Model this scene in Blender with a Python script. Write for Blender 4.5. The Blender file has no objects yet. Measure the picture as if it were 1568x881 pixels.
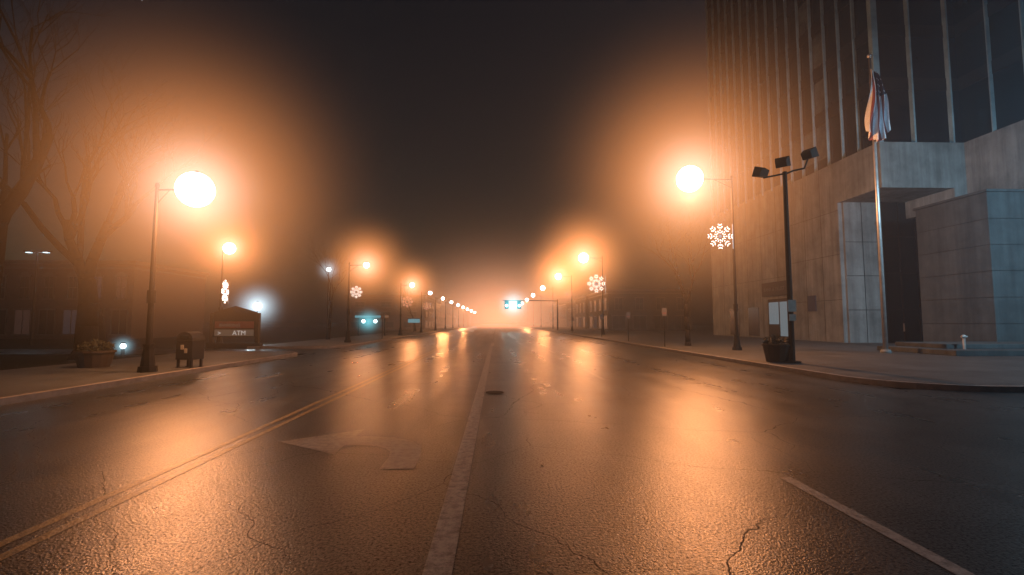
import bpy, math, random
from mathutils import Vector, Matrix
random.seed(7)
scene=bpy.context.scene
COL=scene.collection

# ---------------------------------------------------------------- helpers
class MB:
    def __init__(s): s.v=[];s.f=[];s.m=[];s.mats=[]
    def mi(s,mat):
        if mat not in s.mats: s.mats.append(mat)
        return s.mats.index(mat)
    def face(s,pts,mat):
        b=len(s.v); s.v+= [tuple(p) for p in pts]; s.f.append(tuple(range(b,b+len(pts)))); s.m.append(s.mi(mat))
    def box(s,x0,x1,y0,y1,z0,z1,mat,rot=0,c=None):
        P=[(x0,y0,z0),(x1,y0,z0),(x1,y1,z0),(x0,y1,z0),(x0,y0,z1),(x1,y0,z1),(x1,y1,z1),(x0,y1,z1)]
        if rot:
            cx,cy=c if c else ((x0+x1)/2,(y0+y1)/2); ca,sa=math.cos(rot),math.sin(rot)
            P=[(cx+(x-cx)*ca-(y-cy)*sa,cy+(x-cx)*sa+(y-cy)*ca,z) for x,y,z in P]
        b=len(s.v); s.v+=P; k=s.mi(mat)
        for q in [(0,3,2,1),(4,5,6,7),(0,1,5,4),(1,2,6,5),(2,3,7,6),(3,0,4,7)]:
            s.f.append(tuple(b+i for i in q)); s.m.append(k)
    def cyl(s,p0,p1,r0,r1,mat,n=10,caps=True):
        p0=Vector(p0);p1=Vector(p1);d=(p1-p0)
        if d.length<1e-6:return
        d.normalize(); a=d.orthogonal().normalized(); bb=d.cross(a)
        b=len(s.v);k=s.mi(mat)
        for p,r in((p0,r0),(p1,r1)):
            for i in range(n):
                t=2*math.pi*i/n; s.v.append(tuple(p+a*r*math.cos(t)+bb*r*math.sin(t)))
        for i in range(n):
            j=(i+1)%n; s.f.append((b+i,b+j,b+n+j,b+n+i)); s.m.append(k)
        if caps:
            s.f.append(tuple(b+i for i in range(n))[::-1]); s.m.append(k)
            s.f.append(tuple(b+n+i for i in range(n))); s.m.append(k)
    def tube(s,pts,rs,mat,n=8):
        for i in range(len(pts)-1): s.cyl(pts[i],pts[i+1],rs[i],rs[i+1],mat,n)
    def ell(s,c,r,mat,nu=16,nv=10):
        b=len(s.v);k=s.mi(mat)
        for j in range(nv+1):
            ph=math.pi*j/nv
            for i in range(nu):
                t=2*math.pi*i/nu
                s.v.append((c[0]+r[0]*math.sin(ph)*math.cos(t),c[1]+r[1]*math.sin(ph)*math.sin(t),c[2]+r[2]*math.cos(ph)))
        for j in range(nv):
            for i in range(nu):
                i2=(i+1)%nu
                s.f.append((b+j*nu+i,b+(j+1)*nu+i,b+(j+1)*nu+i2,b+j*nu+i2)); s.m.append(k)
    def prism(s,poly,z0,z1,mat):
        n=len(poly)
        s.face([(x,y,z1) for x,y in poly],mat)
        for i in range(n):
            a=poly[i];c=poly[(i+1)%n]
            s.face([(a[0],a[1],z0),(c[0],c[1],z0),(c[0],c[1],z1),(a[0],a[1],z1)],mat)
    def obj(s,name,parent=None,loc=(0,0,0),smooth=False,bevel=0,rot=(0,0,0)):
        me=bpy.data.meshes.new(name); me.from_pydata(s.v,[],s.f)
        for m in s.mats: me.materials.append(m)
        for p,k in zip(me.polygons,s.m): p.material_index=k; p.use_smooth=smooth
        me.update()
        o=bpy.data.objects.new(name,me); COL.objects.link(o); o.location=loc; o.rotation_euler=rot
        if parent: o.parent=parent
        if bevel:
            b=o.modifiers.new('bevel','BEVEL'); b.width=bevel; b.segments=2; b.limit_method='ANGLE'
        return o
def empty(name,loc=(0,0,0),rot=(0,0,0)):
    e=bpy.data.objects.new(name,None); COL.objects.link(e); e.location=loc; e.rotation_euler=rot; e.empty_display_size=.3
    return e

def mat(name,c1,c2=None,scale=3,rough=.7,rvar=.1,metal=0,bump=.1,bscale=40,spec=.5,streak=0):
    m=bpy.data.materials.new(name); m.use_nodes=True; nt=m.node_tree; N=nt.nodes; L=nt.links
    b=N['Principled BSDF']; c2=c2 or tuple(x*.7 for x in c1)
    g=N.new('ShaderNodeNewGeometry')
    n=N.new('ShaderNodeTexNoise'); n.inputs['Scale'].default_value=scale; n.inputs['Detail'].default_value=6; n.inputs['Roughness'].default_value=.65
    L.new(g.outputs['Position'],n.inputs['Vector'])
    r=N.new('ShaderNodeValToRGB'); r.color_ramp.elements[0].position=.3; r.color_ramp.elements[1].position=.7
    r.color_ramp.elements[0].color=(*c2,1); r.color_ramp.elements[1].color=(*c1,1)
    L.new(n.outputs[0],r.inputs[0]); L.new(r.outputs[0],b.inputs['Base Color'])
    if streak:
        mp=N.new('ShaderNodeMapping'); mp.inputs['Scale'].default_value=(2.2,2.2,.12); L.new(g.outputs['Position'],mp.inputs[0])
        ns=N.new('ShaderNodeTexNoise'); ns.inputs['Scale'].default_value=1; ns.inputs['Detail'].default_value=6; ns.inputs['Roughness'].default_value=.7; L.new(mp.outputs[0],ns.inputs['Vector'])
        ms=N.new('ShaderNodeMapRange'); ms.inputs[1].default_value=.35; ms.inputs[2].default_value=.65; ms.inputs[3].default_value=1-streak; ms.inputs[4].default_value=1
        L.new(ns.outputs[0],ms.inputs[0])
        vm=N.new('ShaderNodeVectorMath'); vm.operation='SCALE'; L.new(r.outputs[0],vm.inputs[0]); L.new(ms.outputs[0],vm.inputs['Scale']); L.new(vm.outputs[0],b.inputs['Base Color'])
    mr=N.new('ShaderNodeMapRange'); mr.inputs[3].default_value=rough-rvar; mr.inputs[4].default_value=rough+rvar
    L.new(n.outputs[0],mr.inputs[0]); L.new(mr.outputs[0],b.inputs['Roughness'])
    b.inputs['Metallic'].default_value=metal; b.inputs['Specular IOR Level'].default_value=spec
    if bump:
        n2=N.new('ShaderNodeTexNoise'); n2.inputs['Scale'].default_value=bscale; n2.inputs['Detail'].default_value=4
        L.new(g.outputs['Position'],n2.inputs['Vector'])
        bp=N.new('ShaderNodeBump'); bp.inputs['Strength'].default_value=bump; bp.inputs['Distance'].default_value=.02
        L.new(n2.outputs[0],bp.inputs['Height']); L.new(bp.outputs[0],b.inputs['Normal'])
    return m
def emit(name,c,s,sample=False):
    m=bpy.data.materials.new(name); m.use_nodes=True; nt=m.node_tree; nt.nodes.clear()
    e=nt.nodes.new('ShaderNodeEmission'); o=nt.nodes.new('ShaderNodeOutputMaterial')
    e.inputs[0].default_value=(*c,1); e.inputs[1].default_value=s; nt.links.new(e.outputs[0],o.inputs[0])
    try: m.cycles.emission_sampling='AUTO' if sample else 'NONE'
    except: pass
    return m
def point(name,loc,power,col,r=.25,parent=None):
    l=bpy.data.lights.new(name,'POINT'); l.energy=power; l.color=col; l.shadow_soft_size=r
    o=bpy.data.objects.new(name,l); COL.objects.link(o); o.location=loc
    if parent: o.parent=parent
    return o

ORANGE=(1,.37,.125); HALO=(1,.345,.105); COOL=(.62,.85,1.0); TEAL=(.45,.85,1.0)
GM={}
def glow(parent,loc,R,core,inner,tail,col,scale=None,name='emissive_glow'):  # self-emitting ball that paints a halo of scattered light around a source
    key=(round(R,2),core,inner,tail,col)
    if key not in GM:
        m=bpy.data.materials.new('emissive_glow'); m.use_nodes=True; nt=m.node_tree; nt.nodes.clear(); N=nt.nodes; L=nt.links
        tc=N.new('ShaderNodeTexCoord'); ln=N.new('ShaderNodeVectorMath'); ln.operation='LENGTH'; L.new(tc.outputs['Object'],ln.inputs[0])
        def mth(op,a,c=None,clamp=False):
            n=N.new('ShaderNodeMath'); n.operation=op; n.use_clamp=clamp
            for i,x in enumerate((a,c)):
                if x is None: continue
                if isinstance(x,(int,float)): n.inputs[i].default_value=x
                else: L.new(x,n.inputs[i])
            return n.outputs[0]
        rho=ln.outputs['Value']; r2=mth('MULTIPLY',rho,rho)
        g1=mth('EXPONENT',mth('MULTIPLY',r2,-50.0)); g2=mth('EXPONENT',mth('MULTIPLY',r2,-8.5)); t=mth('SUBTRACT',1.0,rho,True); t=mth('MULTIPLY',t,mth('MULTIPLY',t,t))
        edge=mth('SUBTRACT',1.0,r2,True)
        a=mth('MULTIPLY',g1,core/(.25*R)); b_=mth('MULTIPLY',mth('ADD',mth('MULTIPLY',g2,inner/(.6*R)),mth('MULTIPLY',t,tail/(.5*R))),edge)
        c1=N.new('ShaderNodeVectorMath'); c1.operation='SCALE'; c1.inputs[0].default_value=(1,.88,.8) if col[0]>col[2] else (.85,1,1); L.new(a,c1.inputs['Scale'])
        c2=N.new('ShaderNodeVectorMath'); c2.operation='SCALE'; c2.inputs[0].default_value=col; L.new(b_,c2.inputs['Scale'])
        ad=N.new('ShaderNodeVectorMath'); L.new(c1.outputs[0],ad.inputs[0]); L.new(c2.outputs[0],ad.inputs[1])
        em=N.new('ShaderNodeEmission'); L.new(ad.outputs[0],em.inputs[0]); em.inputs[1].default_value=1
        o=N.new('ShaderNodeOutputMaterial'); L.new(em.outputs[0],o.inputs['Volume'])
        try: m.cycles.emission_sampling='NONE'
        except: pass
        GM[key]=m
    b=MB(); b.ell((0,0,0),(1,1,1),GM[key],24,14); o=b.obj(name,parent,loc); o.scale=scale or (R,R,R); return o
# ---------------------------------------------------------------- materials
M_metal=mat('dark_painted_metal',(.010,.009,.0085),rough=.65,metal=0,bump=.03,spec=.2)
M_steel=mat('galvanised_steel',(.45,.47,.48),(.3,.31,.32),rough=.4,metal=.6,bump=.02)
M_conc=mat('board_concrete',(.23,.265,.275),(.11,.13,.138),scale=.6,rough=.85,bump=.15,bscale=25,spec=.2,streak=.4)
M_conc2=mat('stone_panel',(.070,.083,.090),(.04,.049,.054),scale=1.0,rough=.8,bump=.1,spec=.15,streak=.35)
M_dark=mat('dark_recess',(.008,.011,.013),rough=.5,bump=0,spec=.1)
M_glass=mat('tower_glass',(.004,.011,.016),(.002,.005,.0075),scale=.4,rough=.12,rvar=.05,bump=.03,bscale=.8,spec=.12)
M_glassl=mat('tower_glass_painted_glow',(.12,.16,.17),(.02,.03,.035),scale=.7,rough=.2,rvar=.05,bump=.03,bscale=.8,spec=.8)  # paler glass colour, paints in light from the rooms behind
M_mull=mat('mullion_aluminium',(.24,.37,.43),(.10,.16,.19),scale=.5,rough=.5,metal=.0,bump=0,spec=.2)
M_curb=mat('curb_concrete',(.22,.2,.19),(.12,.11,.105),scale=4,rough=.6,bump=.2)
M_bark=mat('bark',(.013,.011,.010),(.006,.005,.005),scale=8,rough=.9,bump=.5,bscale=20,spec=.05)
M_brick=mat('old_brick',(.07,.047,.046),(.04,.027,.026),scale=5,rough=.85,bump=.2)
M_brick2=mat('grey_brick',(.04,.038,.037),(.026,.025,.024),scale=3,rough=.85,bump=.2,spec=.2)
M_trim=mat('painted_trim',(.07,.068,.068),(.045,.044,.043),rough=.6,bump=.05)
M_win=mat('window_glass',(.02,.02,.024),rough=.2,rvar=.05,bump=0,spec=.3)
M_soil=mat('verge_grass',(.018,.019,.011),(.01,.009,.006),scale=6,rough=.95,bump=.8,bscale=30,spec=.1)
M_leaf=mat('evergreen_leaf',(.03,.036,.022),(.018,.02,.012),scale=12,rough=.7,bump=0,spec=.2)
M_pot=mat('planter_clay',(.035,.027,.023),(.022,.018,.015),rough=.8,spec=.2)
M_blue=mat('mailbox_paint',(.008,.01,.017),rough=.5,bump=.02,spec=.3)
M_white=mat('white_plate',(.3,.3,.29),(.2,.2,.19),rough=.5,bump=0)
M_red=mat('flag_red',(.20,.055,.06),rough=.8,bump=0)
M_flagw=mat('flag_white',(.65,.72,.8),(.5,.56,.62),rough=.8,bump=0)
M_navy=mat('flag_navy',(.02,.03,.07),rough=.8,bump=0)
E_globe=emit('lamp_globe_glass',(1,.93,.88),11)
E_globec=emit('lamp_globe_cool_glass',(.75,.95,1),6)
E_bulb=emit('snowflake_bulb',(1,.84,.76),4.2)
E_bulbdim=emit('snowflake_bulb_dim',(1,.42,.28),1.6)
E_cool=emit('cool_lens',(.6,.88,1),3)
E_win=emit('lit_window_cool',(.5,.5,.68),.028)
E_winw=emit('lit_window_warm',(.9,.5,.45),.022)
E_door=emit('lit_lobby_door',(.5,.62,.7),.25)
E_sign=emit('lit_sign_face',(.55,.36,.25),.12)
E_atm=emit('atm_letters',(.85,.78,.75),.5)
E_teal=emit('teal_sign_face',(.2,.5,.6),.5)
E_sig=emit('signal_lens',(.45,1,.95),12)

def asphalt():
    m=bpy.data.materials.new('wet_asphalt'); m.use_nodes=True; nt=m.node_tree; N=nt.nodes; L=nt.links
    b=N['Principled BSDF']; g=N.new('ShaderNodeNewGeometry')
    def noise(sc,det=5,rg=.6,vec=None,dist=0):
        n=N.new('ShaderNodeTexNoise'); n.inputs['Scale'].default_value=sc; n.inputs['Detail'].default_value=det; n.inputs['Roughness'].default_value=rg
        n.inputs['Distortion'].default_value=dist
        L.new(vec or g.outputs['Position'],n.inputs['Vector']); return n.outputs[0]
    def mth(op,a,c,clamp=False):
        n=N.new('ShaderNodeMath'); n.operation=op; n.use_clamp=clamp
        for i,x in enumerate((a,c)):
            if x is None: continue
            if isinstance(x,(int,float)): n.inputs[i].default_value=x
            else: L.new(x,n.inputs[i])
        return n.outputs[0]
    def rng(x,a,c,d,e):
        n=N.new('ShaderNodeMapRange'); L.new(x,n.inputs[0])
        for i,v in enumerate((a,c,d,e)): n.inputs[i+1].default_value=v
        return n.outputs[0]
    big=noise(.35,4); mid=noise(1.2,3,.5); fine=noise(38,3,.8)
    mp=N.new('ShaderNodeMapping'); mp.inputs['Scale'].default_value=(1.1,.05,1); L.new(g.outputs['Position'],mp.inputs[0])
    streak=noise(1.2,3,.5,mp.outputs[0])
    def cracks(sc,amp,w,seed,lo,hi,dep):
        nz=N.new('ShaderNodeTexNoise'); nz.inputs['Scale'].default_value=.9; nz.inputs['Detail'].default_value=4; nz.inputs['Roughness'].default_value=.5; L.new(g.outputs['Position'],nz.inputs['Vector'])
        vm=N.new('ShaderNodeVectorMath'); vm.operation='MULTIPLY_ADD'; L.new(nz.outputs['Color'],vm.inputs[0]); vm.inputs[1].default_value=(amp,amp,0); L.new(g.outputs['Position'],vm.inputs[2])
        v2=N.new('ShaderNodeVectorMath'); L.new(vm.outputs[0],v2.inputs[0]); v2.inputs[1].default_value=(seed,seed*1.7,0)
        vo=N.new('ShaderNodeTexVoronoi'); vo.feature='DISTANCE_TO_EDGE'; vo.voronoi_dimensions='2D'; vo.inputs['Scale'].default_value=sc; L.new(v2.outputs[0],vo.inputs['Vector'])
        c=rng(vo.outputs['Distance'],w*.35,w,1,0)
        n=N.new('ShaderNodeVectorMath'); L.new(g.outputs['Position'],n.inputs[0]); n.inputs[1].default_value=(seed*3,0,0)
        return mth('MULTIPLY',c,rng(noise(.3,3,.5,n.outputs[0]),lo,hi,0,dep))
    crack=mth('MAXIMUM',cracks(.2,.8,.0020,0,.38,.60,.7),cracks(.33,.7,.0022,11.3,.42,.62,.6))
    ag=N.new('ShaderNodeTexVoronoi'); ag.inputs['Scale'].default_value=60; L.new(g.outputs['Position'],ag.inputs['Vector'])
    tone=mth('ADD',mth('MULTIPLY',mid,.12),mth('ADD',mth('MULTIPLY',big,.33),mth('MULTIPLY',fine,.55)))
    r=N.new('ShaderNodeValToRGB'); r.color_ramp.elements[0].position=.38; r.color_ramp.elements[0].color=(.004,.0044,.0054,1)
    r.color_ramp.elements[1].position=.64; r.color_ramp.elements[1].color=(.050,.060,.068,1); L.new(tone,r.inputs[0])
    mx=N.new('ShaderNodeMix'); mx.data_type='RGBA'; L.new(crack,mx.inputs[0]); L.new(r.outputs[0],mx.inputs[6]); mx.inputs[7].default_value=(.003,.003,.003,1)
    L.new(mx.outputs[2],b.inputs['Base Color'])
    ro=mth('ADD',rng(streak,.3,.7,.26,.34),rng(mid,.3,.7,-.015,.02)); ro=mth('ADD',ro,mth('MULTIPLY',crack,.6),True)
    L.new(ro,b.inputs['Roughness'])
    sp=mth('MULTIPLY',rng(fine,.38,.6,.05,1.0),rng(big,.3,.7,.8,1.1))
    L.new(mth('MULTIPLY',sp,mth('SUBTRACT',1.0,crack)),b.inputs['Specular IOR Level'])
    h=mth('ADD',mth('MULTIPLY',ag.outputs['Distance'],.6),mth('MULTIPLY',fine,1.2))
    bp=N.new('ShaderNodeBump'); bp.inputs['Strength'].default_value=.5; bp.inputs['Distance'].default_value=.006; L.new(h,bp.inputs['Height']); L.new(bp.outputs[0],b.inputs['Normal'])
    return m
M_asph=asphalt()
def paint(name,c,wear=.5,wd=.12):
    m=bpy.data.materials.new(name); m.use_nodes=True; nt=m.node_tree; N=nt.nodes; L=nt.links
    b=N['Principled BSDF']; g=N.new('ShaderNodeNewGeometry')
    n=N.new('ShaderNodeTexNoise'); n.inputs['Scale'].default_value=11; n.inputs['Detail'].default_value=9; n.inputs['Roughness'].default_value=.8; L.new(g.outputs['Position'],n.inputs['Vector'])
    r=N.new('ShaderNodeValToRGB'); r.color_ramp.elements[0].position=wear-wd; r.color_ramp.elements[1].position=wear+wd
    r.color_ramp.elements[0].color=(.035,.034,.033,1); r.color_ramp.elements[1].color=(*c,1)
    L.new(n.outputs[0],r.inputs[0]); L.new(r.outputs[0],b.inputs['Base Color'])
    b.inputs['Roughness'].default_value=.4
    n2=N.new('ShaderNodeTexNoise'); n2.inputs['Scale'].default_value=45; n2.inputs['Detail'].default_value=3; L.new(g.outputs['Position'],n2.inputs['Vector'])
    bp=N.new('ShaderNodeBump'); bp.inputs['Strength'].default_value=.6; bp.inputs['Distance'].default_value=.007; L.new(n2.outputs[0],bp.inputs['Height']); L.new(bp.outputs[0],b.inputs['Normal'])
    return m
M_pw=paint('worn_white_paint',(.33,.325,.32),.45)
M_arrow=paint('worn_arrow_paint',(.27,.263,.256),.43,.14)
M_pw2=paint('very_worn_white_paint',(.2,.195,.19),.50)
M_py=paint('worn_yellow_paint',(.36,.26,.10),.45)
def paving():
    m=mat('sidewalk_concrete',(.075,.084,.089),(.04,.045,.048),scale=2,rough=.6,rvar=.12,bump=.2,bscale=40,spec=.3)
    nt=m.node_tree;N=nt.nodes;L=nt.links;b=N['Principled BSDF']
    src=b.inputs['Base Color'].links[0].from_socket
    g=N.new('ShaderNodeNewGeometry'); br=N.new('ShaderNodeTexBrick'); br.offset=0; br.inputs['Scale'].default_value=1
    br.inputs['Brick Width'].default_value=1.5; br.inputs['Row Height'].default_value=1.5; br.inputs['Mortar Size'].default_value=.02
    br.inputs['Color1'].default_value=(1,1,1,1); br.inputs['Color2'].default_value=(.7,.7,.7,1); br.inputs['Mortar'].default_value=(.2,.2,.2,1)
    L.new(g.outputs['Position'],br.inputs['Vector'])
    mx=N.new('ShaderNodeMix'); mx.data_type='RGBA'; mx.blend_type='MULTIPLY'; mx.inputs[0].default_value=1
    L.new(src,mx.inputs[6]); L.new(br.outputs[0],mx.inputs[7]); L.new(mx.outputs[2],b.inputs['Base Color'])
    return m
M_pave=paving()

# ---------------------------------------------------------------- ground, road
g=MB(); g.face([(-700,-150,-.03),(700,-150,-.03),(700,1500,-.03),(-700,1500,-.03)],M_soil); g.obj('ground')
g=MB(); g.face([(-10.2,-40,0),(10.2,-40,0),(10.2,600,0),(-10.2,600,0)],M_asph)
g.face([(10.2,-8,0),(120,-8,0),(120,12,0),(10.2,12,0)],M_asph)
g.face([(-120,26.5,0),(-10.2,26.5,0),(-10.2,31.5,0),(-120,31.5,0)],M_asph)
g.obj('road')
def arc(cx,cy,r,a0,a1,n=10): return [(cx+r*math.cos(math.radians(a0+(a1-a0)*i/n)),cy+r*math.sin(math.radians(a0+(a1-a0)*i/n))) for i in range(n+1)]
def walk(name,outer,inner):
    w=MB(); w.prism(outer,-.02,.145,M_curb); w.prism(inner,.1,.151,M_pave); return w.obj(name)
R=2.6
walk('sidewalk',[(90,11.4)]+[(90,500),(10,500)]+arc(10+R,11.4+R,R,180,270),
     [(90,11.6)]+[(90,499),(10.18,499)]+arc(10+R,11.4+R,R-.18,180,270))
walk('sidewalk',[(-10.1,-30)]+arc(-12.1,24.5,2,0,90)+[(-16,26.5),(-16,-30)],[(-10.28,-29.9)]+arc(-12.1,24.5,1.82,0,90)+[(-15.9,26.32),(-15.9,-29.9)])
walk('sidewalk',[(-16,31.5)]+arc(-12.1,33.5,2,-90,0)+[(-10.1,500),(-16,500)],[(-15.9,31.68)]+arc(-12.1,33.5,1.82,-90,0)+[(-10.28,499),(-15.9,499)])
g=MB(); z=.004
def strip(x,y0,y1,w,m): g.face([(x-w/2,y0,z),(x+w/2,y0,z),(x+w/2,y1,z),(x-w/2,y1,z)],m)
strip(-.4,1.5,34,.2,M_pw)
for k in range(18):
    a=2.2+12.1*k; strip(3.16,a,a+3.1,.13,M_pw); strip(-7.0,a-1,a+2,.12,M_pw2)
for k in range(12): strip(7.0,26+9*k,28+9*k,.11,M_pw2)
strip(-3.80,-5,300,.1,M_py); strip(-3.58,-5,300,.1,M_py)
strip(-.4,46,300,.12,M_pw2)
g.obj('road_markings')
g=MB()
outer=[(-.96,5.75),(-.97,6.3),(-1.04,6.75),(-1.2,7.05),(-1.5,7.28),(-1.85,7.36),(-2.1,7.36)]
inner=[(-1.36,5.75),(-1.36,6.25),(-1.4,6.5),(-1.5,6.68),(-1.66,6.8),(-1.86,6.84),(-2.1,6.84)]
for i in range(6): g.face([(*inner[i],z),(*outer[i],z),(*outer[i+1],z),(*inner[i+1],z)],M_arrow)
g.face([(-2.1,6.4,z),(-2.1,7.85,z),(-3.1,7.08,z)],M_arrow)
g.obj('turn_arrow_marking')
g=MB(); n=20
g.face([(-.05+.26*math.cos(i*2*math.pi/n),11.8+.26*math.sin(i*2*math.pi/n),.006) for i in range(n)],M_curb)
g.cyl((-.05,11.8,.0),(-.05,11.8,.012),.22,.22,M_metal,16); g.obj('manhole_cover')

# ---------------------------------------------------------------- street lamps
def street_lamp(x,y,H,arm,power,side,gr,gl=None,basez=.15):
    e=empty('street_lamp',(x,y,0))
    b=MB()
    b.cyl((0,0,basez),(0,0,basez+.18),.27,.25,M_metal,8); b.cyl((0,0,basez+.18),(0,0,.95),.2,.13,M_metal,8); b.cyl((0,0,.95),(0,0,1.02),.16,.16,M_metal,8)
    b.cyl((0,0,1.02),(0,0,H+.1),.09,.05,M_metal,12); b.ell((0,0,H+.12),(.07,.07,.1),M_metal,8,6)
    b.cyl((0,0,2.3),(0,0,2.7),.12,.12,M_metal,10)
    b.cyl((0,0,H-.02),(side*(arm-gr*.9),0,H+.0),.028,.024,M_metal,8)
    b.cyl((0,0,H-.5),(side*(arm-gr)*.6,0,H-.03),.016,.016,M_metal,6)
    b.cyl((side*arm,0,H+gr+.06),(side*arm,0,H+gr-.04),.05,.12,M_metal,12)
    b.obj('pole_and_arm',e,smooth=False)
    b=MB(); b.ell((side*arm,0,H),(gr,gr,gr),E_globe,24,16); b.obj('globe',e,smooth=True)
    if power: point('lamp_light',(side*arm,0,H-gr-.14),power,ORANGE,.12 if y>30 else .3,e)
    if gl: glow(e,(side*arm,0,H),gl[0],gl[1],gl[2],gl[3],HALO)
    return e
street_lamp(-10.9,15.5,5.95,1.2,2300,1,.55,(7.8,.75,.64,.55))
LL=[37.3,57.4,73,90,107,125,144,165,190,220]
for i,y in enumerate(LL):
    pw=[700,1100,0,2400,0,0,3500,0,0,0][i]
    street_lamp(-11.4,y,6.1,1.3,pw,1,[.22,.27,.28,.3,.33,.36,.4,.45,.5,.5][i],(5.5,.5,.8,.7) if i<2 else None)
street_lamp(13.3,26.4,9.8,2.4,7000,-1,.72,(11.6,.65,.68,.58))
for i,y in enumerate([60,85,114,145,175,208]):
    street_lamp(13.3,y,9.8,2.4,[2800,0,3600,0,4500,0][i],-1,[.62,.55,.55,.55,.6,.6][i],(10,.5,1.0,1.0) if i<2 else None)
street_lamp(-18.6,33,6.7,.4,300,1,.38,(4.8,.6,.75,.55))
# self-emitting volume over the street, painting in the lamps' scattered haze
glow(None,(1,150,3),110,0,.66,.75,(1,.43,.23),(48,134,34),'emissive_street_glow')

def snowflake(x,y,z,s,rot=0,m=None,px=0):
    m=m or E_bulb
    b=MB()
    for k in range(8):
        a=k*math.pi/4
        d=Vector((math.cos(a),0,math.sin(a))); p=Vector((-math.sin(a),0,math.cos(a)))
        b.cyl(d*.1*s,d*.5*s,.008,.008,M_metal,5)
        for t in (.15,.25,.35,.46): b.cyl(d*(t-.022)*s,d*(t+.022)*s,.015*s,.015*s,m,6)
        for sg in(-1,1):
            b.cyl((d*.33+p*sg*.045)*s,(d*.40+p*sg*.10)*s,.013*s,.013*s,m,5)
            b.cyl((d*.45+p*sg*.04)*s,(d*.5+p*sg*.075)*s,.011*s,.011*s,m,5)
        a2=a+math.pi/8; d2=Vector((math.cos(a2),0,math.sin(a2)))
        b.cyl(d2*.16*s,d2*.24*s,.011*s,.011*s,m,5)
    b.cyl((0,-.01,0),(0,.02,0),.07*s,.07*s,M_steel,10)
    b.box(.48*s,.55*s+abs(px),.0,.03,-.02,.02,M_steel); b.box(.5*s,.53*s,0,.03,-.5*s,.5*s,M_steel)
    return b.obj('snowflake_decoration',None,(x,y,z),rot=(0,0,rot))
snowflake(12.5,26.3,6.5,1.4,0)
snowflake(12.4,59.5,6.5,2.2,0)
for i,(y,zz,s) in enumerate([(85,6.6,1.6),(114,6.4,1.7)]): snowflake(12.4,y-.4,zz,s,0,E_bulbdim)
snowflake(-10.8,37.2,4.0,.9,math.pi)
snowflake(-10.6,57.2,4.1,1.3,math.pi,E_bulbdim)
snowflake(-10.6,72.8,4.1,1.1,math.pi,E_bulbdim)
snowflake(-18.3,32.9,3.75,1.55,math.radians(104))

def globe_lamp(x,y,z,power,r,gl,name='post_lamp',col=COOL):
    e=empty(name,(x,y,0)); b=MB()
    b.cyl((0,0,.1),(0,0,.5),.16,.08,M_metal,8); b.cyl((0,0,.5),(0,0,z-r-.05),.06,.045,M_metal,8)
    b.cyl((0,0,z-r-.06),(0,0,z-r),.14,.16,M_metal,10); b.cyl((0,0,z+r+.01),(0,0,z+r+.12),.16,.02,M_metal,10)
    b.obj('post',e); b=MB(); b.ell((0,0,z),(r,r,r),E_globec); b.obj('globe',e,smooth=True)
    if power: point('globe_light',(0,-r-.15,z),power,col,.1,e)
    glow(e,(0,0,z),*gl,col); return e
globe_lamp(-19.6,40,3.0,250,.33,(3.0,.5,.75,.5))
globe_lamp(-16,46,6.7,0,.2,(1.8,.2,.35,.25))
e=empty('bollard_light',(-19.6,26,0)); b=MB(); b.cyl((0,0,-.03),(0,0,.3),.09,.09,M_metal,10); b.cyl((0,0,.58),(0,0,.66),.13,.1,M_metal,10); b.ell((0,0,.45),(.13,.13,.14),E_globec); b.obj('post',e); glow(e,(0,0,.45),.9,.3,.45,.3,(.4,.75,.9))
e=empty('parking_lot_lamp',(-35.5,38,0)); b=MB(); b.cyl((0,0,-.03),(0,0,7.1),.1,.07,M_metal,8)
b.cyl((-.9,0,7.1),(.9,0,7.1),.04,.04,M_metal,6)
for s in(-1,1):
    b.box(s*.65-.28,s*.65+.28,-.18,.18,7.08,7.2,M_metal); b.box(s*.65-.15,s*.65+.15,-.14,.14,7.05,7.08,E_cool)
b.obj('post_and_heads',e)
point('head_light',(0,0,6.8),200,COOL,.1,e)
e=empty('floodlight_pole',(24.6,13.0,0)); b=MB(); b.cyl((0,0,.1),(0,0,.5),.22,.16,M_metal,8); b.cyl((0,0,.5),(0,0,9.6),.11,.08,M_metal,10)
b.cyl((0,0,9.5),(-.7,.0,9.7),.05,.05,M_metal,8); b.ell((-.8,0,9.7),(.45,.2,.12),M_metal); b.box(-1.0,-.6,-.12,.2,9.05,9.35,M_metal); b.obj('pole_and_head',e)
sl=bpy.data.lights.new('flood_lamp','SPOT'); sl.energy=9500; sl.color=(.50,.80,1); sl.shadow_soft_size=.25; sl.spot_size=math.radians(96); sl.spot_blend=.9
so=bpy.data.objects.new('flood_lamp',sl); COL.objects.link(so); so.parent=e; so.location=(-.8,.3,9.2)
so.rotation_euler=(Vector((26.0,34,7))-Vector((23.8,13.3,9.2))).to_track_quat('-Z','Y').to_euler()
point('added_spill_light',(-.8,-.4,9.0),3900,(.40,.76,1),.2,e)  # added point light for cool spill on the road, not a separate fixture

# ---------------------------------------------------------------- traffic signals far down the road
e=empty('traffic_signal',(0,95,0)); b=MB()
b.cyl((12,0,0),(12,0,6.2),.16,.12,M_metal,8); b.cyl((12,0,5.9),(1,0,6.0),.09,.06,M_metal,8)
for x in(1.9,4.4):
    b.box(x-.25,x+.25,-.2,.2,4.5,5.8,M_metal); b.box(x-.42,x+.42,.2,.24,4.3,6.0,M_metal)
    for k in range(3): b.cyl((x,-.2,4.75+.4*k),(x,-.42,4.75+.4*k),.17,.17,M_dark,10)
    b.ell((x,-.45,4.95),(.26,.08,.26),E_sig)
b.obj('mast_and_heads',e)
glow(e,(3.1,-3,5.1),5,0,1.3,1.0,(.05,.48,.6))

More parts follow.
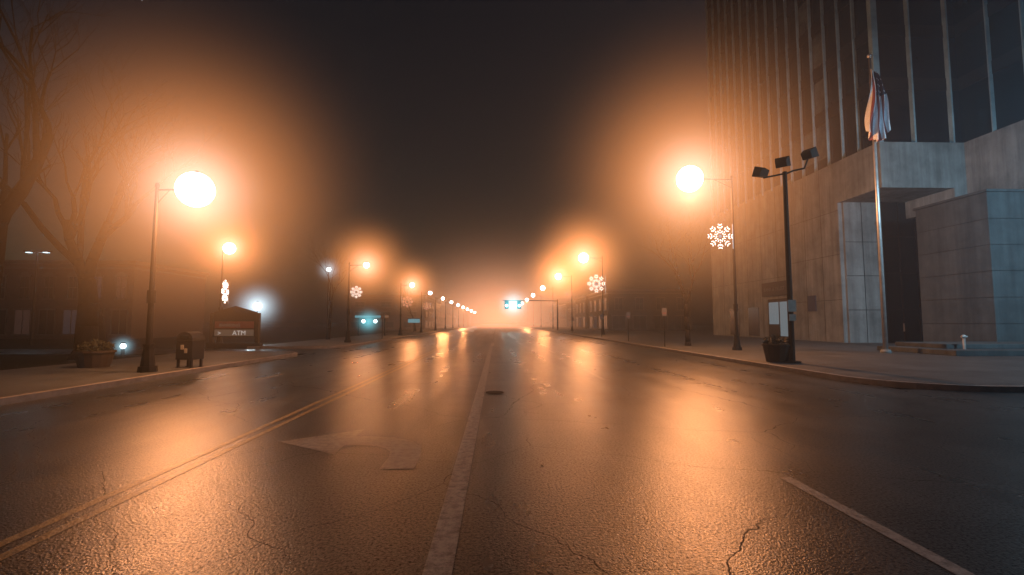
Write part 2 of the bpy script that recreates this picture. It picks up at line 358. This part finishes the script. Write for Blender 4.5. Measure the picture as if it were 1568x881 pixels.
# ---------------------------------------------------------------- bank tower (right)
T=empty('office_tower',(0,0,0))
w=MB(); X1=26.3
w.box(X1,60,35.8,41.9,.1,14.1,M_conc)
w.box(X1+.25,60,41.9,58.4,.1,14.6,M_conc)
w.box(X1+.002,31.4,31.5,35.798,10.9,14.1,M_conc)
w.box(31.4,33.2,31.5,35.798,9.6,14.1,M_conc)
w.box(32.3,60,9,31.498,.1,14.1,M_conc)
w.box(33.2,60,31.5,35.798,.1,14.1,M_conc)
for zz in (3.4,6.9,10.3):
    w.box(X1-.012,X1-.0,35.8,41.9,zz,zz+.03,M_dark)
for yy in (37.8,39.9): w.box(X1-.014,X1-.0,yy,yy+.03,.1,14.1,M_dark)
for yy in (44.5,47.2,49.9,52.6,55.3): w.box(X1+.235,X1+.25,yy,yy+.03,.1,14.6,M_dark)
for zz in (5.9,10.3): w.box(X1+.237,X1+.25,41.9,58.4,zz,zz+.03,M_dark)
w.obj('concrete_base',T,bevel=.03)
w=MB(); w.box(28,60,26.2,30.9,.1,9.15,M_conc2); w.box(27.9,60,26.1,31,9.15,9.3,M_conc2)
w.obj('lower_block',T,bevel=.02)
w=MB()
for zz in (1.6,3.1,4.6,6.1,7.6): w.box(27.985,28.0,26.2,30.9,zz,zz+.025,M_dark); w.box(28,60,26.185,26.2,zz,zz+.025,M_dark)
w.obj('block_joints',T)
w=MB(); w.box(26.6,29.4,35.6,35.79,.1,10.9,M_conc)
for zz in (2.6,5.2,7.8): w.box(26.6,29.4,35.585,35.6,zz,zz+.04,M_dark)
w.box(27.95,27.99,35.585,35.6,.1,10.9,M_dark)
w.box(29.4,34,35.5,35.79,.1,10.9,M_dark)  # doors as a near-black panel, the entrance shadow is in the colour
for x in (29.4,30.7,32.0,33.3): w.box(x,x+.08,35.4,35.5,.1,10.9,M_metal)
for zz in (2.6,5.4,8.2): w.box(29.4,34,35.41,35.5,zz,zz+.09,M_metal)
w.box(30.6,30.64,35.3,35.4,1.0,1.6,M_steel)
w.obj('entrance',T)
w=MB(); ZT=62
w.box(X1+.35,60,31.9,58.2,14.105,ZT,M_glass); w.box(32.6,60,8.5,31.9-.002,14.105,ZT,M_glass)
w.obj('curtain_wall_glass',T)
w=MB()
y=33.6; k=0
while y<58.3:
    w.box(X1+.10,X1+.35,y-.035,y+.035,14.0 if y<41.9 else 14.3,ZT,M_mull); y+=1.6
w.box(X1-.02,X1+.40,31.6,31.95,14.12,ZT,M_mull)
for x in (29.0,31.75): w.box(x-.06,x+.06,31.6,31.9,14.12,ZT,M_mull)
y=29.6
while y>9: w.box(32.35,32.6,y-.04,y+.04,14.12,ZT,M_mull); y-=2.1
w.obj('mullions',T)
w=MB()
zz=18
while zz<ZT:
    w.box(X1+.30,X1+.35,31.9,58.2,zz,zz+.9,M_dark); w.box(X1+.35,32.6,31.86,31.9,zz,zz+.9,M_dark); w.box(32.56,32.6,8.6,31.85,zz,zz+.9,M_dark); zz+=3.9
w.obj('spandrels',T)
w=MB()
for (y0,y1,z0,z1) in [(36.9,38.3,15,17.8),(36.9,38.3,19,21.6),(38.5,39.9,15,17.8),(36.9,38.3,22.9,25.5),(38.5,39.9,26.8,29.4),(40.1,41.5,15,17.8)]:
    w.box(X1+.33,X1+.345,y0,y1,z0,z1,M_glassl)  # panes that look lit from inside by colour alone
w.obj('painted_glow_panes',T)
w=MB(); xx=X1+.25
w.box(xx-.03,xx,42.6,46.3,.15,3.9,M_metal)
w.box(xx-.05,xx-.03,42.8,44.3,.4,3.6,E_door); w.box(xx-.05,xx-.03,44.5,46.1,1.5,3.6,E_door)
w.box(xx-.3,xx,42.2,46.8,4.2,5.5,M_metal); w.box(xx-.04,xx-.0,48,50,.3,3.2,M_win); w.box(xx-.04,xx,52,54,.3,3.2,M_win)
w.box(X1-.06,X1-.014,38.8,39.8,2.6,3.9,M_navy)
w.obj('street_door_and_sign',T)
t=bpy.data.curves.new('sign_text','FONT'); t.body='BANK & TRUST'; t.size=.5; t.extrude=.01; to=bpy.data.objects.new('sign_text',t); COL.objects.link(to)
to.location=(xx-.32,46.4,4.65); to.rotation_euler=(math.radians(90),0,math.radians(-90)); t.materials.append(M_trim); to.parent=T
w=MB(); w.box(21,60,21.5,26.1,.15,.4,M_conc2); w.box(22,60,23,26.05,.4,.62,M_conc2); w.obj('entrance_plinth',None,bevel=.02)

# flagpole
e=empty('flagpole',(19.6,23.8,0)); b=MB()
b.cyl((0,0,.14),(0,0,.32),.26,.2,M_conc,14); b.cyl((0,0,.32),(0,0,15.6),.11,.055,M_steel,14); b.ell((0,0,15.7),(.12,.12,.12),M_steel)
b.cyl((.13,0,.9),(.09,0,15.3),.008,.008,M_white,4)
b.obj('pole',e,smooth=True)
b=MB(); nu,nv=52,44; W=1.3; Zt=14.9; Hf=3.9
def fp(i,j):
    u=i/nu; v=j/nv
    spread=.30+.95*v-.35*v*v
    x=.05 + (-.42+u*1.0)*W*spread + .10*math.sin(v*5)
    yy=-.2+.15*math.sin(u*21+v*3.0)*(.3+v)+.05*math.sin(u*7-v*6)
    zz=Zt-v*Hf*(.80+.20*math.sin(.3+u*2.6))-u*.35*(1-v)
    return (x,yy,zz)
for i in range(nu):
    for j in range(nv):
        m=M_red if (i//4)%2==1 else M_flagw
        if j<nv*.34 and i>nu*.3: m=M_navy if not(i%5==0 and j%4==0) else M_flagw
        b.face([fp(i,j),fp(i+1,j),fp(i+1,j+1),fp(i,j+1)],m)
b.obj('flag',e,smooth=True)

e=empty('spotlight_pole',(11.3,18.2,0)); b=MB()
b.cyl((0,0,.14),(0,0,.22),.3,.3,M_metal,10); b.cyl((0,0,.22),(0,0,7.6),.11,.085,M_metal,12)
b.cyl((-.85,0,7.35),(0.1,0,7.55),.035,.035,M_metal,8); b.tube([(0,0,7.5),(.35,0,7.65),(.8,0,7.75),(.95,0,8.1)],[.035]*4,M_metal)
def head(cx,cy,cz,tilt):
    c=Vector((cx,cy,cz)); R_=Matrix.Rotation(tilt,3,'Z')@Matrix.Rotation(math.radians(25),3,'X')
    pts=[]
    for (x,y,zz) in [(-.2,-.12,-.14),(.2,-.12,-.14),(.26,.2,-.2),(-.26,.2,-.2),(-.2,-.12,.14),(.2,-.12,.14),(.26,.2,.2),(-.26,.2,.2)]:
        pts.append(c+R_@Vector((x,y,zz)))
    k=len(b.v); b.v+=[tuple(p) for p in pts]
    for q in [(0,3,2,1),(4,5,6,7),(0,1,5,4),(1,2,6,5),(2,3,7,6),(3,0,4,7)]:
        b.f.append(tuple(k+i for i in q)); b.m.append(b.mi(M_metal))
head(-.9,0,7.55,.3); head(-.1,0,7.95,-.8); head(.98,0,8.3,-1.2)
b.box(-.16,.16,-.13,-.11,2.1,2.55,M_white); b.box(-.13,.13,-.13,-.11,1.75,2.0,M_white)
b.obj('pole_and_heads',e)

def planter(name,x,y,w=.5,h=.62,leafy=True):
    e=empty(name,(x,y,0)); b=MB(); 
    b.cyl((0,0,.15),(0,0,.15+h),w*.78,w,M_pot,14); b.cyl((0,0,.15+h),(0,0,.22+h),w*1.07,w*1.07,M_pot,14); b.cyl((0,0,.22+h),(0,0,.225+h),w*.95,w*.95,M_soil,14)
    b.obj('pot',e)
    if leafy:
        b=MB()
        for i in range(420):
            a=random.uniform(0,6.283); r=w*.9*math.sqrt(random.random()); zz=.25+h+random.random()*.38*(1-r/w*.6)
            p=Vector((r*math.cos(a),r*math.sin(a),zz)); d=Vector((random.gauss(0,1),random.gauss(0,1),random.gauss(.6,.6))).normalized()*.09; q=d.orthogonal().normalized()*.022
            b.face([p-d,p+q,p+d,p-q],M_leaf)
        b.obj('plants',e)
planter('planter',10.95,18.6)
planter('planter',-13.9,17.2,.55,.5,True)
e=empty('standpipe',(22.5,22.6,.4)); b=MB(); b.cyl((0,0,0),(0,0,.55),.06,.06,M_steel,10); b.ell((0,0,.6),(.1,.1,.1),M_steel); b.cyl((-.14,-.02,.6),(.14,-.02,.6),.05,.05,M_steel,8); b.obj('pipe',e)

# mailbox
e=empty('mailbox',(-10.55,17.0,.15),(0,0,math.radians(-8))); b=MB()
for sx in(-.24,.24):
    for sy in(-.22,.22): b.box(sx-.035,sx+.035,sy-.035,sy+.035,0,.3,M_blue); b.box(sx-.06,sx+.06,sy-.06,sy+.06,0,.02,M_blue)
b.box(-.3,.3,-.28,.28,.28,.95,M_blue)
n=14; pr=[(-.3*math.cos(math.pi*i/n),.95+.27*math.sin(math.pi*i/n)) for i in range(n+1)]
b.face([(x,-.28,zz) for x,zz in pr],M_blue); b.face([(x,.28,zz) for x,zz in pr][::-1],M_blue)
for i in range(len(pr)-1): b.face([(pr[i][0],-.28,pr[i][1]),(pr[i+1][0],-.28,pr[i+1][1]),(pr[i+1][0],.28,pr[i+1][1]),(pr[i][0],.28,pr[i][1])],M_blue)
b.box(-.17,.17,-.30,-.281,.98,1.1,M_dark); b.box(-.12,.0,-.3,-.282,.62,.78,M_white); b.box(.02,.13,-.3,-.282,.5,.66,M_white); b.box(-.32,.32,-.3,.3,.9,.93,M_blue)
b.obj('body',e,bevel=.01)

# ATM monument sign
e=empty('atm_sign',(-17.0,32,0)); b=MB()
b.box(-1.6,-1.4,-.15,.15,0,2.3,M_brick2); b.box(1.3,1.5,-.15,.15,0,2.3,M_brick2); b.box(-1.75,1.65,-.2,.2,-.03,.35,M_brick2)
b.box(-1.4,1.3,-.12,.12,.75,2.2,M_metal)
b.box(-1.3,1.2,-.14,-.121,1.3,1.75,M_red); b.box(-1.3,1.2,-.14,-.121,.8,1.22,E_sign)
pr=[(-1.4,2.2),(1.3,2.2),(1.3,2.35),(.6,2.55),(-.05,2.75),(-.7,2.55),(-1.4,2.35)]
b.face([(x,-.1,zz) for x,zz in pr],M_metal); b.face([(x,.1,zz) for x,zz in pr][::-1],M_metal)
for i in range(len(pr)):
    a=pr[i];c=pr[(i+1)%len(pr)]; b.face([(a[0],-.1,a[1]),(a[0],.1,a[1]),(c[0],.1,c[1]),(c[0],-.1,c[1])],M_metal)
b.obj('frame',e)
for txt,sz,x,zz,m in [('ATM',.42,-.15,.86,E_atm),('BANKING',.3,-1.0,1.4,E_sign),('>',.4,-1.1,.85,E_atm)]:
    t=bpy.data.curves.new('letters','FONT'); t.body=txt; t.size=sz; t.extrude=.005; t.materials.append(m); o=bpy.data.objects.new('letters',t); COL.objects.link(o); o.location=(x,-.15,zz); o.rotation_euler=(math.radians(90),0,0); o.parent=e

def signpost(x,y,h=2.4):
    e=empty('parking_sign',(x,y,0)); b=MB(); b.cyl((0,0,.14),(0,0,h),.03,.03,M_metal,6); b.box(-.16,.16,-.045,-.03,h-.5,h,M_trim); b.box(-.12,.12,-.05,-.045,h-.35,h-.3,M_red); b.obj('post_and_plate',e)
signpost(10.7,30.5,2.6); signpost(10.7,39,2.5); signpost(10.7,49,2.5); signpost(-10.6,45,2.5); signpost(11,70)

# ---------------------------------------------------------------- buildings
def building(name,x0,x1,y0,y1,H,face,mw,cols,floors,lit=.12,arch=False):
    e=empty(name); b=MB(); b.box(x0,x1,y0,y1,0,H,mw); b.box(x0-.25,x1+.25,y0-.25,y1+.25,H,H+.35,M_trim); b.box(x0-.12,x1+.12,y0-.12,y1+.12,H-.5,H-.3,M_trim); b.obj('walls_and_cornice',e)
    b=MB()
    def wins(f):
        L_=(y1-y0) if f in'EW' else (x1-x0); a0=y0 if f in 'EW' else x0; st=L_/cols; fh=(H-.8)/floors
        for c in range(cols):
            for k in range(floors):
                ww=st*(.62 if k==0 else .36); wc=a0+st*(c+.5); zb=.7+fh*k if k else .5; zt=fh*(k+1)-.5
                m=M_win if random.random()>lit else random.choice([E_win,E_winw])
                def bx(u0,u1,d0,d1,za,zb_,mm):
                    if f=='E': b.box(x1+d0,x1+d1,u0,u1,za,zb_,mm)
                    elif f=='W': b.box(x0-d1,x0-d0,u0,u1,za,zb_,mm)
                    else: b.box(u0,u1,y0-d1,y0-d0,za,zb_,mm)
                bx(wc-ww/2,wc+ww/2,.0,.03,zb,zt,m)
                bx(wc-ww/2-.1,wc-ww/2,.0,.08,zb,zt,M_trim); bx(wc+ww/2,wc+ww/2+.1,.0,.08,zb,zt,M_trim)
                bx(wc-ww/2-.18,wc+ww/2+.18,.0,.14,zb-.14,zb,M_trim); bx(wc-ww/2-.18,wc+ww/2+.18,.0,.14,zt,zt+.18,M_trim)
                bx(wc-.04,wc+.04,.03,.06,zb,zt,M_trim)
                if k: bx(wc-ww/2,wc+ww/2,.03,.055,(zb+zt)/2-.03,(zb+zt)/2+.03,M_trim)
                if arch and k:
                    if f=='S':
                        n=8; pts=[(wc+ww/2*math.cos(math.pi*i/n),y0-.15,zt+.18+.35*math.sin(math.pi*i/n)) for i in range(n+1)]
                        b.face(pts,M_trim)
    wins(face)
    if face!='S': wins('S')
    b.obj('windows',e); return e
building('brick_house',-56,-37,50,62,7.6,'S',M_brick,8,2,.3,True)
yy=110
for i in range(5):
    d=random.uniform(12,20); building('commercial_building',-34,-16.4,yy,yy+d-1,random.uniform(6,10),'E',random.choice([M_brick,M_brick2]),random.randint(3,5),random.randint(2,3),.05); yy+=d+random.choice([0,4])
yy=88
for i in range(6):
    d=random.uniform(12,20); building('commercial_building',20.5,36,yy,yy+d-1,random.uniform(5,8),'W',M_brick2,random.randint(3,5),2,.03); yy+=d+random.choice([0,3])
e=empty('petrol_canopy',(-14.6,56,0)); b=MB()
b.box(-1.5,1.9,-1,1,2.15,2.5,M_trim); b.box(-1.35,-1.2,-.1,.1,0,2.15,M_metal); b.box(1.6,1.75,-.1,.1,0,2.15,M_metal); b.box(-1.45,1.85,-1.03,-1.0,2.2,2.45,E_teal)
for x in(-.6,.75): b.ell((x,-.6,1.8),(.2,.2,.2),E_globec); b.cyl((x,-.6,2.0),(x,-.6,2.15),.05,.05,M_metal,6)
b.obj('canopy',e)
glow(e,(.1,-1.2,1.8),2.4,0,.8,.5,(.12,.55,.66))
e=empty('shop_sign',(-13,76,0)); b=MB(); b.box(-.9,.9,-.1,.1,1.6,2.2,E_teal); b.box(-.98,.98,-.08,.12,2.2,2.3,M_metal); b.box(-.06,.06,-.06,.06,0,1.6,M_metal); b.obj('sign',e)

# ---------------------------------------------------------------- bare trees
def tree(x,y,h,r,seed,lean=0,fork=.33,depth=6):
    rnd=random.Random(seed); b=MB()
    def br(p,d,L_,r0,k):
        seg=3 if k<3 else 2; pts=[p]; rs=[r0]; q=p.copy(); dd=d.copy()
        for i in range(seg):
            dd=(dd+Vector((rnd.gauss(0,.09),rnd.gauss(0,.09),.07 if k else .0))*(1+k*.25)).normalized(); q=q+dd*L_/seg; pts.append(q.copy()); rs.append(r0*(1-.3*(i+1)/seg))
        b.tube(pts,rs,M_bark,9 if k<2 else (6 if k<4 else 3))
        if k>=depth: return
        n=rnd.choice([2,3]) if k<4 else rnd.choice([2,3,3])
        for i in range(n):
            a=rnd.uniform(0,6.283); s=rnd.uniform(.2,.5) if k<2 else rnd.uniform(.3,.7); o=dd.orthogonal().normalized(); o.rotate(Matrix.Rotation(a,3,dd)) 
            nd=(dd+o*s).normalized(); j=-1 if k==0 else rnd.choice([-1,-1,-2]); br(pts[j],nd,L_*rnd.uniform(.66,.9) if k else L_*.85,rs[j]*rnd.uniform(.6,.82),k+1)
    b.cyl((0,0,-.05),(0,0,.4),r*1.5,r*1.02,M_bark,9)
    br(Vector((0,0,.35)),Vector((lean,0,1)).normalized(),h*fork,r,0)
    return b.obj('bare_tree',None,(x,y,0),smooth=True)
tree(-19.9,19,16,.5,3,-.02,.34); tree(-19.4,23.5,17,.48,11,.04,.2); tree(-24,30,15,.38,5); tree(-27,24,15,.4,8); tree(-15.2,44,8,.16,21)
tree(12.6,31.5,8.5,.17,4,0,.3); tree(-13.8,82,8,.15,19)

# ---------------------------------------------------------------- fog
b=MB(); fm=bpy.data.materials.new('fog_volume'); fm.use_nodes=True; nt=fm.node_tree; nt.nodes.clear()
o=nt.nodes.new('ShaderNodeOutputMaterial'); vs=nt.nodes.new('ShaderNodeVolumeScatter'); vs.inputs['Color'].default_value=(.10,.125,.155,1); vs.inputs['Density'].default_value=.0150; vs.inputs['Anisotropy'].default_value=.6
nt.links.new(vs.outputs[0],o.inputs['Volume'])
b.box(-90,90,-12,320,-1,20,fm); b.obj('fog')

# ---------------------------------------------------------------- world
wd=bpy.data.worlds.new('World'); scene.world=wd; wd.use_nodes=True; N=wd.node_tree.nodes; L=wd.node_tree.links
bg=N['Background']; sky=N.new('ShaderNodeTexSky'); sky.sky_type='NISHITA'; sky.sun_disc=False; sky.sun_elevation=math.radians(-2.5); sky.sun_rotation=math.radians(250)
tint=N.new('ShaderNodeVectorMath'); tint.operation='MULTIPLY'; tint.inputs[1].default_value=(.5,1.0,1.25)
L.new(sky.outputs[0],tint.inputs[0]); L.new(tint.outputs[0],bg.inputs[0]); bg.inputs[1].default_value=.085
scene.view_settings.view_transform='Standard'; scene.view_settings.look='None'; scene.view_settings.exposure=0

# ---------------------------------------------------------------- camera
cd=bpy.data.cameras.new('camera'); cam=bpy.data.objects.new('camera',cd); COL.objects.link(cam)
cd.lens=16.9; cd.sensor_width=36; cd.clip_end=3000; cd.clip_start=.05
cam.location=(0,0,1.7); cam.rotation_euler=(math.radians(90+4.12),0,math.radians(-1.79))
scene.camera=cam
